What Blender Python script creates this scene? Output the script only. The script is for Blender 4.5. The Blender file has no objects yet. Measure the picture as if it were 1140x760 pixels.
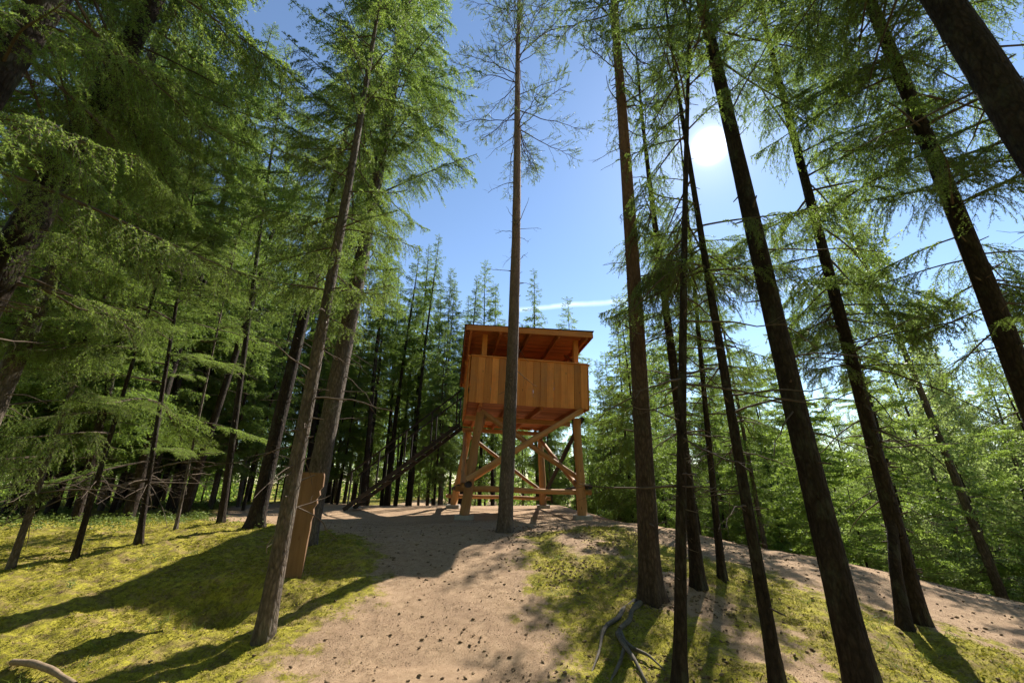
import bpy, math, random
import numpy as np
from mathutils import Vector
rng = np.random.default_rng(11)
random.seed(5)
col = bpy.context.scene.collection
PI = math.pi
# ---------------------------------------------------------------- camera model
F, CX, CY, PITCH = 440.0, 570.0, 380.0, math.radians(19.4)
CAM = np.array([0.0, 0.0, 1.6])
cp, sp = math.cos(PITCH), math.sin(PITCH)

def ray(u, v):
    r, w = (u-CX)/F, (CY-v)/F
    d = np.array([r, cp - w*sp, sp + w*cp]); return d/np.linalg.norm(d)

def project(p):
    p = np.asarray(p) - CAM
    z = p[..., 1]*cp + p[..., 2]*sp
    w = -p[..., 1]*sp + p[..., 2]*cp
    zz = np.where(z > .05, z, .05)
    return CX + F*p[..., 0]/zz, CY - F*w/zz, z

SUN = np.array([.5, .779, .797]); SUN /= np.linalg.norm(SUN)
# ---------------------------------------------------------------- noise
def _h(ix, iy, iz, s):
    n = (ix*374761393 + iy*668265263 + iz*1274126177 + s*974634777) & 0xffffffff
    n = ((n ^ (n >> 13)) * 1274126177) & 0xffffffff
    return ((n ^ (n >> 16)) & 0xffff)/65535.0

def noise3(x, y, z, s=0):
    x, y, z = [np.asarray(a, dtype=float) for a in np.broadcast_arrays(x, y, z)]
    ix, iy, iz = np.floor(x).astype(np.int64), np.floor(y).astype(np.int64), np.floor(z).astype(np.int64)
    fx, fy, fz = x-ix, y-iy, z-iz
    fx, fy, fz = [f*f*(3-2*f) for f in (fx, fy, fz)]
    o = 0
    for a in (0, 1):
        for b in (0, 1):
            for c in (0, 1):
                o = o + _h(ix+a, iy+b, iz+c, s)*(fx if a else 1-fx)*(fy if b else 1-fy)*(fz if c else 1-fz)
    return o*2-1

def fbm(x, y, z=0.0, o=4, s=0):
    t, a = 0, 1.0
    for k in range(o):
        t = t + a*noise3(np.asarray(x)*2**k, np.asarray(y)*2**k, np.asarray(z)*2.0**k, s+k); a *= .5
    return t/1.9

def sst(x, a, b):
    t = np.clip((np.asarray(x, dtype=float)-a)/(b-a), 0, 1); return t*t*(3-2*t)
# ---------------------------------------------------------------- terrain
def path_mask(x, y):
    """1 on bare trodden earth, 0 on moss"""
    n = .75*fbm(x*.9, y*.9, 0, 4, 3) + .55*fbm(x*3.2, y*3.2, 0, 4, 8)
    cl = np.interp(y, [0, 4, 5.5, 7, 8.2, 9.5, 12, 18], [-2.2, -1.95, -1.85, -2.0, -3.0, -5.0, -8.5, -12.])
    cr = np.interp(y, [0, 4, 5.5, 7, 8.2, 9.5, 12, 18], [.45, .55, .45, .2, .3, 1.8, 4.2, 5.])
    d = np.minimum(x-cl, cr-x)
    m = sst(d + n*.55, -.75, .85)
    s = .72*x + .69*y
    m2 = sst(s + n*.5, 6.6, 7.7)*sst(x, 1.8, 3.2)
    m3 = sst(s + n*.6, 6.4, 6.9)*(1-sst(s + n*.5, 7.0, 7.3))*sst(x, 3, 4)*.5
    p = (.14 + .70*sst(n, -.2, .5))*sst(x, .1, 1.2) + .42*sst(n, .1, .6)*(x < .2)          # worn patches on the shady side
    return np.clip(np.maximum.reduce([m, m2, m3, p]), 0, 1)

def H(x, y, fine=True):
    x = np.asarray(x, dtype=float); y = np.asarray(y, dtype=float)
    f = .685*np.clip((y-3.6)/5.0, -1.0, 1); f = f - .06*sst(np.abs(y-8.6), 1.2, 0)
    f = np.where(y < 4.2, .0822*sst(y, 2.2, 4.2)*1.0, f)
    back = sst(y, 8.8, 13)*.13 + sst(y, 18.5, 34)*2.2*sst(x, -11, -3) + sst(y, 18, 45)*1.2*(1-sst(x, -9, -2))
    right = .055*np.clip(x-2, 0, 12)
    s = .75*x + .66*y
    b0 = 8.7 + 6.5*(1-sst(x, 1.6, 4.2)); bank = 3.3*sst(s, b0, b0+8.3)*sst(x, 0, 4.5)
    z = f - back - right - bank
    z = z - 1.0*sst(np.hypot(x, y), 50, 120)
    if fine:
        near = 1 - sst(np.hypot(x, y-5), 14, 40)
        z = z + .10*fbm(x*.35, y*.35, 0, 3, 21)*(.35+.65*near)*sst(np.abs(x+.5), .5, 3)
        mo = 1-path_mask(x, y)
        z = z + near*(.09*fbm(x*1.5, y*1.5, 0, 4, 31)*mo + .055*mo*(np.abs(fbm(x*4.5, y*4.5, 0, 4, 5))) + .045*mo*np.abs(fbm(x*10, y*10, 0, 2, 15))
                      + .014*fbm(x*3.1, y*3.1, 0, 4, 40) + .006*fbm(x*14, y*14, 0, 3, 44))
        z = z - .32*np.exp(-(((x+3.55)/.75)**2 + ((y-5.35)/.42)**2)) + .12*np.exp(-(((x+3.2)/.7)**2 + ((y-5.95)/.35)**2))
        z = z + .10*np.exp(-(((x-1.8)/.5)**2 + ((y-5.9)/.45)**2))
    return z

def ground(u, v):
    d = ray(u, v); t = np.arange(1.5, 60, .02)
    P = CAM[None] + t[:, None]*d[None]
    hit = np.nonzero(P[:, 2] < H(P[:, 0], P[:, 1]))[0]
    i = hit[0] if len(hit) else len(t)-1
    p = P[i]; return np.array([p[0], p[1], float(H(p[0], p[1]))])

def at_dist(u, v, D):
    d = ray(u, v); return CAM + d*D/math.hypot(d[0], d[1])

def over(B, u, v):
    d = ray(u, v); t = ((B[0]-CAM[0])*d[0] + (B[1]-CAM[1])*d[1])/(d[0]**2+d[1]**2)
    return CAM + t*d
# ---------------------------------------------------------------- mesh plumbing
def mesh_np(name, V, groups, mats, smooth=False, uv=None, attrs=None):
    """groups: list of (faces array (n,k), material index)"""
    me = bpy.data.meshes.new(name)
    V = np.asarray(V, dtype=np.float32)
    me.vertices.add(len(V)); me.vertices.foreach_set('co', V.ravel())
    li, st, mi, c = [], [], [], 0
    for Fc, m in groups:
        Fc = np.asarray(Fc, dtype=np.int32)
        if len(Fc) == 0: continue
        k = Fc.shape[1]
        li.append(Fc.ravel()); st.append(c + np.arange(len(Fc), dtype=np.int32)*k); c += len(Fc)*k
        mi.append(np.full(len(Fc), m, dtype=np.int32))
    li = np.concatenate(li); st = np.concatenate(st); mi = np.concatenate(mi)
    me.loops.add(len(li)); me.loops.foreach_set('vertex_index', li)
    me.polygons.add(len(st)); me.polygons.foreach_set('loop_start', st)
    me.polygons.foreach_set('material_index', mi)
    me.polygons.foreach_set('use_smooth', np.full(len(st), smooth, dtype=bool))
    for m in mats: me.materials.append(m)
    if uv is not None:
        l = me.uv_layers.new(name='UVMap'); l.data.foreach_set('uv', np.asarray(uv, dtype=np.float32)[li].ravel())
    for an, av in (attrs or {}).items():
        a = me.attributes.new(an, 'FLOAT', 'POINT'); a.data.foreach_set('value', np.asarray(av, dtype=np.float32))
    me.update(calc_edges=True); me.validate()
    return me

def link(name, me, parent=None, loc=None):
    o = bpy.data.objects.new(name, me); col.objects.link(o)
    if parent is not None: o.parent = parent
    if loc is not None: o.location = loc
    return o

def tag(o, label=None, cat=None, group=None, kind=None):
    if label: o['label'] = label
    if cat: o['category'] = cat
    if group: o['group'] = group
    if kind: o['kind'] = kind
    return o

def empty(name, loc, label, cat, group=None, rz=0):
    o = bpy.data.objects.new(name, None); col.objects.link(o)
    o.location = [float(c) for c in loc]; o.rotation_euler = (0, 0, rz); o.empty_display_size = .2
    return tag(o, label, cat, group)

def tubes(P, R, k=5):
    """P (M,n,3) polylines, R (M,n) radii -> verts, quads"""
    P = np.asarray(P, dtype=float); M, n, _ = P.shape
    T = np.gradient(P, axis=1); T /= np.linalg.norm(T, axis=2, keepdims=True)+1e-9
    tm_ = T.mean(axis=1, keepdims=True)
    ref = np.where((np.abs(tm_[..., 2:3]) > .75) & (T[..., 2:3] > -2), np.array([1., 0, 0]), np.array([0, 0, 1.]))
    A = np.cross(T, ref); A /= np.linalg.norm(A, axis=2, keepdims=True)+1e-9
    B = np.cross(T, A)
    th = np.arange(k)/k*2*PI
    V = P[:, :, None, :] + R[:, :, None, None]*(A[:, :, None, :]*np.cos(th)[None, None, :, None] + B[:, :, None, :]*np.sin(th)[None, None, :, None])
    i = np.arange(M*n*k).reshape(M, n, k)
    a = i[:, :-1]; b = i[:, 1:]
    Q = np.stack([a, b, np.roll(b, -1, axis=2), np.roll(a, -1, axis=2)], axis=-1).reshape(-1, 4)
    return V.reshape(-1, 3), Q

def merge(parts):
    Vs, Qs, off = [], [], 0
    for V, Q in parts:
        if len(V) == 0: continue
        Vs.append(V); Qs.append(np.asarray(Q)+off); off += len(V)
    return np.concatenate(Vs), np.concatenate(Qs)
# ---------------------------------------------------------------- materials
class NT:
    def __init__(s, name):
        s.m = bpy.data.materials.new(name); s.m.use_nodes = True
        s.t = s.m.node_tree; s.t.nodes.clear()
        s.out = s.t.nodes.new('ShaderNodeOutputMaterial')
    def n(s, typ, **kw):
        nd = s.t.nodes.new('ShaderNode'+typ)
        for k, v in kw.items():
            if k in nd.inputs: s.set(nd.inputs[k], v)
            else: setattr(nd, k, v)
        return nd
    def set(s, inp, v):
        if isinstance(v, bpy.types.NodeSocket): s.t.links.new(v, inp)
        else: inp.default_value = v
    def mix(s, f, a, b, mode='MIX'):
        nd = s.t.nodes.new('ShaderNodeMix'); nd.data_type = 'RGBA'; nd.blend_type = mode
        s.set(nd.inputs[0], f)
        for q, v in ((6, a), (7, b)):
            s.set(nd.inputs[q], v if isinstance(v, bpy.types.NodeSocket) else (v[0], v[1], v[2], 1))
        return nd.outputs[2]
    def math(s, op, a, b=0.0, c=0.0, clamp=False):
        nd = s.t.nodes.new('ShaderNodeMath'); nd.operation = op; nd.use_clamp = clamp
        s.set(nd.inputs[0], a); s.set(nd.inputs[1], b); s.set(nd.inputs[2], c); return nd.outputs[0]
    def ramp(s, f, lo, hi):
        nd = s.t.nodes.new('ShaderNodeMapRange'); s.set(nd.inputs[0], f)
        nd.inputs[1].default_value = lo; nd.inputs[2].default_value = hi; return nd.outputs[0]
    def noise(s, vec, scale, detail=4, rough=.6, stretch=None, off=None):
        if stretch or off:
            mp = s.t.nodes.new('ShaderNodeMapping'); s.set(mp.inputs[0], vec)
            if stretch: mp.inputs[3].default_value = stretch
            vec = mp.outputs[0]
        nd = s.t.nodes.new('ShaderNodeTexNoise'); s.set(nd.inputs['Vector'], vec)
        nd.inputs['Scale'].default_value = scale; nd.inputs['Detail'].default_value = detail
        nd.inputs['Roughness'].default_value = rough; return nd.outputs[0]
    def bump(s, h, st=.5, d=.02, nrm=None):
        nd = s.t.nodes.new('ShaderNodeBump'); nd.inputs['Strength'].default_value = st; nd.inputs['Distance'].default_value = d
        s.set(nd.inputs['Height'], h)
        if nrm is not None: s.set(nd.inputs['Normal'], nrm)
        return nd.outputs[0]
    def finish(s, colr, rough=.8, nrm=None, spec=.3, trans=None, tcol=None):
        p = s.t.nodes.new('ShaderNodeBsdfPrincipled')
        s.set(p.inputs['Base Color'], colr if isinstance(colr, bpy.types.NodeSocket) else (*colr, 1))
        s.set(p.inputs['Roughness'], rough); p.inputs['Specular IOR Level'].default_value = spec
        if nrm is not None: s.set(p.inputs['Normal'], nrm)
        sh = p.outputs[0]
        if trans:
            t = s.t.nodes.new('ShaderNodeBsdfTranslucent'); s.set(t.inputs[0], tcol)
            mx = s.t.nodes.new('ShaderNodeMixShader'); mx.inputs[0].default_value = trans
            s.t.links.new(sh, mx.inputs[1]); s.t.links.new(t.outputs[0], mx.inputs[2]); sh = mx.outputs[0]
        s.t.links.new(sh, s.out.inputs[0]); return s.m

def bark_mat(name, dark, light, upper=None, up0=3.0, up1=8.0, lichen=.35):
    s = NT(name); g = s.n('NewGeometry').outputs['Position']
    ob = s.n('TexCoord').outputs['Object']
    a = s.noise(ob, 9, 5, .65, stretch=(1, 1, .22)); b = s.noise(ob, 38, 4, .7, stretch=(1, 1, .45))
    vo = s.t.nodes.new('ShaderNodeTexVoronoi'); vo.feature = 'DISTANCE_TO_EDGE'; vo.inputs['Scale'].default_value = 26
    mp = s.t.nodes.new('ShaderNodeMapping'); s.set(mp.inputs[0], ob); mp.inputs[3].default_value = (1, 1, .3)
    s.set(vo.inputs['Vector'], mp.outputs[0])
    cr = s.math('ADD', .45, s.math('MULTIPLY', s.ramp(vo.outputs['Distance'], 0, .25), .55))
    f = s.math('MULTIPLY', s.ramp(s.math('ADD', s.math('MULTIPLY', a, .5), s.math('MULTIPLY', b, .5)), .35, .65), cr)
    c = s.mix(f, dark, light)
    if upper:
        z = s.n('SeparateXYZ', Vector=g).outputs[2]
        w = s.ramp(s.math('ADD', z, s.math('MULTIPLY', a, 2.0)), up0+1, up1+1)
        c = s.mix(w, c, s.mix(f, (upper[0]*.5, upper[1]*.45, upper[2]*.45), upper))
    l = s.ramp(s.noise(ob, 5, 5, .7, stretch=(1, 1, .5)), .52, .66)
    c = s.mix(s.math('MULTIPLY', l, lichen), c, (.11, .12, .075))
    n = s.bump(s.math('ADD', s.math('MULTIPLY', cr, .8), b), .9, .018)
    return s.finish(c, .9, n, .15)

BARK = bark_mat('bark_spruce', (.012, .008, .006), (.066, .046, .032))
BARK2 = bark_mat('bark_grey', (.04, .031, .024), (.22, .17, .13), lichen=.4)
PINE = bark_mat('bark_pine', (.025, .017, .012), (.12, .082, .06), (.30, .165, .10), 2.5, 7, lichen=.15)
PINE2 = bark_mat('bark_slim_pine', (.05, .038, .03), (.21, .165, .13), (.38, .25, .17), 3.5, 8, lichen=.25)
def twig_mat():
    s = NT('twig_bark'); ob = s.n('TexCoord').outputs['Object']
    return s.finish(s.mix(s.noise(ob, 12, 3), (.05, .035, .025), (.17, .13, .10)), .9, None, .1)
TWIG = twig_mat()

def leaf_mat(name, dark, light, tcol, trans=.42, rough=.5):
    s = NT(name); g = s.n('NewGeometry'); oi = s.n('ObjectInfo').outputs['Random']
    n = s.noise(g.outputs['Position'], 2.2, 3, .6); n2 = s.noise(g.outputs['Position'], 9, 3, .7)
    ri = g.outputs['Random Per Island']
    f = s.math('ADD', s.math('MULTIPLY', s.ramp(n, .38, .62), .42), s.math('MULTIPLY', s.ramp(n2, .3, .7), .25))
    f = s.math('ADD', f, s.math('MULTIPLY', ri, .25)); f = s.math('ADD', f, s.math('MULTIPLY', oi, .15), clamp=True)
    c = s.mix(f, dark, light); brown = s.math('GREATER_THAN', ri, .93)
    c = s.mix(s.math('MULTIPLY', brown, .7), c, (.16, .10, .045))
    t = s.mix(f, [a*.6 for a in tcol], tcol)
    return s.finish(c, rough, None, .35, trans, t)
SPR = leaf_mat('needles_spruce', (.022, .055, .016), (.13, .20, .038), (.36, .52, .08), .48)
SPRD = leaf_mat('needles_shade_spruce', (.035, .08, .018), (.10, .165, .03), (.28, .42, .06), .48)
YNG_LIT = leaf_mat('needles_young_and_sunlit', (.05, .115, .022), (.16, .25, .045), (.42, .58, .09), .48)  # fresh growth; also puts sunlight into the colour of shaded left crowns
PNE = leaf_mat('needles_pine', (.045, .085, .03), (.11, .16, .045), (.28, .38, .08), .42)
LEF = leaf_mat('leaves_birch', (.08, .14, .035), (.17, .24, .07), (.44, .56, .15), .58, .45)
# ---------------------------------------------------------------- foliage library
def unit(v): return v/(np.linalg.norm(v, axis=-1, keepdims=True)+1e-9)

def needles(P, D, l, w, fwd=.6, rad=.75, up=.15):
    n = len(P); r = rng.normal(size=(n, 3)); r = unit(np.cross(D, r)); r[:, 2] += up
    d = unit(D*fwd + r*rad); side = unit(np.cross(d, rng.normal(size=(n, 3))))
    L = l*rng.uniform(.7, 1.2, (n, 1)); b = P + rng.normal(size=(n, 3))*.002
    return np.stack([b-side*w*.5, b+side*w*.5, b+d*L], axis=1)

def along(P, step, frac0=0.0):
    """sample points along polylines (M,n,3)"""
    A = P[:, :-1].reshape(-1, 3); B = P[:, 1:].reshape(-1, 3)
    L = np.linalg.norm(B-A, axis=1); k = np.maximum((L/step + rng.random(len(L))).astype(int), 0)
    idx = np.repeat(np.arange(len(L)), k); t = rng.random(len(idx))[:, None]
    return A[idx]*(1-t) + B[idx]*t, unit(B-A)[idx]

#        step   len   width sub-wood
LODS = [(.0060, .022, .0052, 1), (.012, .029, .0098, 1), (.028, .048, .018, 0), (.055, .085, .030, 0)]

def spruce_branch(L, lod, seed, hang=1.0, full=1.0):
    g = np.random.default_rng(seed); step, nl, nw, sw = LODS[lod]; step = step/full*.85
    n = 14; s = np.linspace(0, 1, n)
    droop = g.uniform(.22, .42)*L
    x = s*L*(1-.06*s); z = .10*L*s - droop*s**2 + .16*L*s**4; y = .04*L*np.sin(s*g.uniform(2, 5)+g.uniform(0, 6))*s
    M = np.stack([x, y, z], 1); T = unit(np.gradient(M, axis=0))
    V, Q = tubes(M[None], (.004+.013*L/2*(1-s)**1.1)[None], 5 if lod < 2 else 3)
    wood = [(V, Q)]
    sp_ = .062 if lod < 3 else .085
    a0 = .12 if lod < 2 else .15
    t = np.arange(a0, .985, sp_/L); t = np.concatenate([t, t+.5*sp_/L]); sd = np.concatenate([np.ones(len(t)//2), -np.ones(len(t)//2)])
    t = np.clip(t + g.normal(size=len(t))*.012, a0, .985)
    cl = np.sin(t*g.uniform(14, 22)+g.uniform(0, 6)+sd*1.3) > -.55
    keep = (g.random(len(t)) < np.clip(.35+1.4*t, 0, .96)) & (cl | (g.random(len(t)) < .25)); t, sd = t[keep], sd[keep]
    base = np.stack([np.interp(t, s, M[:, q]) for q in range(3)], 1); tan = np.stack([np.interp(t, s, T[:, q]) for q in range(3)], 1)
    ll = (.10+.46*np.sin(np.clip(1-t, 0, 1)*2.3)*np.minimum(1, L/1.6))*g.uniform(.6, 1.25, len(t))*min(1.15, .55+.3*L)
    sidev = np.cross(tan, [0, 0, 1.]); sidev = unit(sidev)*sd[:, None]
    d0 = unit(tan*g.uniform(.55, 1.0, (len(t), 1)) + sidev*g.uniform(.7, 1.1, (len(t), 1)) + np.array([0, 0, .05]))
    hg = hang*g.uniform(.4, 1.25, len(t))
    m = 6; q = np.linspace(0, 1, m)
    LP = base[:, None, :] + d0[:, None, :]*(q[None, :, None]*ll[:, None, None])*(1-.25*hg[:, None, None]*q[None, :, None])
    LP[:, :, 2] -= (hg*ll)[:, None]*q[None]**1.7*.75
    LP += g.normal(size=LP.shape)*.006*q[None, :, None]
    V, Q = tubes(LP, np.broadcast_to((.0035*(1-.7*q))[None], LP.shape[:2]), 3); wood.append((V, Q))
    # sub shoots
    LT = unit(np.gradient(LP, axis=1)); subs = []
    ns = max(2, int(round(.46/.075)))
    qs = np.linspace(.16, .95, ns)
    for k, qq in enumerate(qs):
        for sgn in (-1, 1):
            kk = g.random(len(ll)) < (.9 if lod < 3 else .75)*np.clip(ll/.35, .4, 1)
            i = np.nonzero(kk)[0]
            f = qq*(m-1); j = int(f); fr = f-j
            b = LP[i, j]*(1-fr) + LP[i, min(j+1, m-1)]*fr; tt = LT[i, j]
            sv = unit(np.cross(tt, [0, 0, 1.]))*sgn
            sl = ll[i]*g.uniform(.22, .5, len(i))*(1.15-qq*.75)
            dd = unit(tt*.75 + sv*.6 + np.array([0, 0, -1.])*(hang*g.uniform(.1, .9, (len(i), 1))))
            e = b + dd*sl[:, None]; mdl = (b+e)/2; mdl[:, 2] += .06*sl; e[:, 2] -= .12*sl*hang
            subs.append(np.stack([b, mdl, e], 1))
    S = np.concatenate(subs)
    if sw:
        V, Q = tubes(S, np.broadcast_to(np.array([.0022, .0016, .0008])[None], S.shape[:2]), 3); wood.append((V, Q))
    fr = []
    P1, D1 = along(LP, step*1.3); fr.append(needles(P1, D1, nl, nw))
    P2, D2 = along(S, step); fr.append(needles(P2, D2, nl, nw))
    P3, D3 = along(M[None, 9:], step*.7); fr.append(needles(P3, D3, nl, nw))
    W, WQ = merge(wood)
    return W, WQ, np.concatenate(fr)

def pine_branch(L, lod, seed, full=1.0):
    g = np.random.default_rng(seed); n = 14; s = np.linspace(0, 1, n)
    wob = np.cumsum(g.normal(size=(n, 3))*.045*L/n**.5, axis=0); wob[:, 2] += .10*L*s - .25*L*s**2*g.uniform(-.3, 1.2)
    M = np.stack([s*L, 0*s, 0*s], 1)+wob*np.minimum(1, s*2)[:, None]
    wood = [tubes(M[None], (.004+.012*L/2*(1-s))[None], 5)]
    ends = []
    T = unit(np.gradient(M, axis=0)); nb = int(9*L)
    for k in range(nb):
        t = g.uniform(.3, 1.0); b = np.array([np.interp(t, s, M[:, q]) for q in range(3)]); tt = np.array([np.interp(t, s, T[:, q]) for q in range(3)])
        d = unit(tt*.8 + unit(np.cross(tt, g.normal(size=3)))*.8 + np.array([0, 0, .15])); l = L*.34*(1.15-t)*g.uniform(.6, 1.3)+.1
        qd = np.linspace(0, 1, 5)[:, None]; pl = b + d*l*qd + g.normal(size=(5, 3))*.015*qd; pl[:, 2] += .1*l*qd[:, 0]**2
        wood.append(tubes(pl[None], (np.linspace(.005, .002, 5))[None], 3))
        for j in range(g.integers(2, 6)):
            q = g.uniform(.35, 1); b2 = b + d*l*q; d2 = unit(d+g.normal(size=3)*.55+np.array([0, 0, .2])); e2 = b2 + d2*g.uniform(.08, .2)
            ends.append(np.stack([b2, (b2+e2)/2, e2]))
    E = np.array(ends); wood.append(tubes(E, np.full(E.shape[:2], .0022), 3))
    stp, nl, nw = [(.0035, .045, .0035), (.006, .05, .006), (.014, .065, .011), (.03, .10, .02)][lod]
    P, D = along(E, stp/full); W, WQ = merge(wood)
    return W, WQ, needles(P, D, nl, nw, .8, .7)

def leafy_branch(L, lod, seed, size=.035):
    g = np.random.default_rng(seed); n = 10; s = np.linspace(0, 1, n)
    M = np.stack([s*L, .05*L*np.sin(s*5+seed), .25*L*s - .15*L*s**2], 1)
    wood = [tubes(M[None], (.003+.008*L/2*(1-s))[None], 4)]
    k = int(26*L); t = g.uniform(.15, 1, k); b = np.stack([np.interp(t, s, M[:, q]) for q in range(3)], 1)
    d = unit(g.normal(size=(k, 3))+np.array([1.1, 0, .2])); l = L*.4*(1.15-t)*g.uniform(.5, 1.2, k)
    LP = np.stack([b, b+d*l[:, None]*.5, b+d*l[:, None]-np.array([0, 0, .1])*l[:, None]], 1)
    wood.append(tubes(LP, np.full(LP.shape[:2], .0022), 3))
    P, D = along(LP, [.012, .02, .035, .06][lod]); sc = [1, 1.2, 1.6, 2.2][lod]
    P = P + g.normal(size=P.shape)*.03
    n_ = len(P); dd = unit(g.normal(size=(n_, 3))+D*.5-np.array([0, 0, .3])); sd = unit(np.cross(dd, g.normal(size=(n_, 3))))
    ln = size*sc*g.uniform(.6, 1.2, (n_, 1)); wd = ln*.36
    c = P + dd*ln*.5
    tri = np.concatenate([np.stack([P, c+sd*wd, P+dd*ln], 1), np.stack([P, P+dd*ln, c-sd*wd], 1)])
    W, WQ = merge(wood); return W, WQ, tri

LIB = {}
def lib(kind, L, lod, var):
    key = (kind, L, lod, var)
    if key not in LIB:
        sd = int(L*100)*7 + var*131 + {'s': 1, 'a': 2, 'p': 3, 'l': 4, 'y': 5}[kind]
        if kind == 's': LIB[key] = spruce_branch(L, lod, sd)
        elif kind == 'a': LIB[key] = spruce_branch(L, lod, sd, 1.3, .8)      # airy, hanging
        elif kind == 'y': LIB[key] = spruce_branch(L, lod, sd, .35, 1.0)
        elif kind == 'p': LIB[key] = pine_branch(L, lod, sd)
        else: LIB[key] = leafy_branch(L, lod, sd)
    return LIB[key]

def crown_mesh(name, placements, leafm, kind, twig=None):
    """placements: (pos, azimuth, pitch, roll, length, lod)"""
    Ws, Qs, Ns, off = [], [], [], 0
    sizes = (.7, 1.2, 1.9, 2.7)
    for pos, az, pt, rl, L, lod in placements:
        Lb = min(sizes, key=lambda q: abs(q-L)); W, Q, N = lib('a' if kind == 's' and lod < 3 and rng.random() < .35 else kind, Lb, lod, int(rng.integers(0, 4)))
        k = L/Lb
        ca, sa = math.cos(az), math.sin(az); c2, s2 = math.cos(pt), math.sin(pt); c3, s3 = math.cos(rl), math.sin(rl)
        Rz = np.array([[ca, -sa, 0], [sa, ca, 0], [0, 0, 1]]); Ry = np.array([[c2, 0, -s2], [0, 1, 0], [s2, 0, c2]]); Rx = np.array([[1, 0, 0], [0, c3, -s3], [0, s3, c3]])
        R = (Rz@Ry@Rx).T*k
        Ws.append(W@R + pos); Qs.append(Q+off); off += len(W); Ns.append((N.reshape(-1, 3)@R + pos))
    W = np.concatenate(Ws); N = np.concatenate(Ns); nv = len(W)
    tri = (np.arange(len(N)) + nv).reshape(-1, 3)
    return mesh_np(name, np.concatenate([W, N]), [(np.concatenate(Qs), 0), (tri, 1)], [twig or TWIG, leafm])

def trunk_mesh(name, pts, rad, mat, seg=18, flare=.45, ring=.10, rough=.06, seed=0, extra=(), twigs=None):
    """pts: control points (n,3) bottom->top, rad control radii"""
    out = []
    for pts_, rad_, fl in [(pts, rad, flare)] + list(extra):
        pts_ = np.asarray(pts_, dtype=float); L = np.concatenate([[0], np.cumsum(np.linalg.norm(np.diff(pts_, axis=0), axis=1))])
        n = max(6, int(L[-1]/ring)); q = np.linspace(0, 1, n)**1.15*L[-1]
        P = np.stack([np.interp(q, L, pts_[:, k]) for k in range(3)], 1); R = np.interp(q, L, rad_)
        hh = q - .15
        R = R*(1+fl*np.exp(-np.maximum(hh, 0)/.16) + fl*.35*np.exp(-np.maximum(hh, 0)/.6))
        V, Q = tubes(P[None], R[None], seg); V = V.reshape(n, seg, 3); C = P[:, None, :]
        th = np.arange(seg)/seg*2*PI; cx, cy = np.cos(th)[None], np.sin(th)[None]; zz = q[:, None]
        d = rough*fbm(cx*2.2+seed, cy*2.2, zz*2.0, 3, seed % 50) + rough*.8*fbm(cx*5+seed, cy*5, zz*1.4, 3, seed % 50+9)
        lob = fl*.5*np.exp(-np.maximum(hh, 0)/.2)[:, None]*np.cos(th*(4+seed % 2)+seed)[None]
        V = C + (V-C)*(1+d+lob)[..., None]
        out.append((V.reshape(-1, 3), Q))
    V, Q = merge(out)
    gr = [(Q, 0)]
    if twigs:
        V2, Q2 = merge(twigs); gr.append((Q2+len(V), 1)); V = np.concatenate([V, V2])
    return mesh_np(name, V, gr, [mat, TWIG], smooth=True)

def lod_of(p, bias=0):  # finer boughs close by
    u, v, z = project(p); d = float(np.linalg.norm(p-CAM))
    if z < .3 or u < -180 or u > 1320 or v < -200 or v > 960: return 3
    return max(0, min(3, (0 if d < 6.8 else 1 if d < 12 else 2 if d < 22 else 3)+bias))

def lit_drop(p):
    """how unwelcome a bough is: its shadow would fall on ground the sun reaches"""
    if p[2] < 1.6: return 0
    q = p - SUN*((p[2]-.35)/SUN[2]); x, y = q[0], q[1]
    if y < 2.5 or y > 9.5: return 0
    if -9 < x < -1.9: return .80
    if -1.9 <= x < .6: return .93 if y < 7.6 else .4
    if .6 <= x < 3.6: return 0
    if x < 5.2: return .5
    if x < 8: return .82
    return 0

def open_sky(p):
    u, v, z = project(p)
    if z < .5: return 0
    if math.hypot(u-800, v-172) < 24: return .8
    if math.hypot(u-805, v-185) < 85: return .62
    if 548 < u < 690 and 70 < v < 345: return .93
    if 478 < u < 552 and 235 < v < 345: return .9
    if 1005 < u < 1062 and 215 < v < 305: return .85
    return 0

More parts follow.
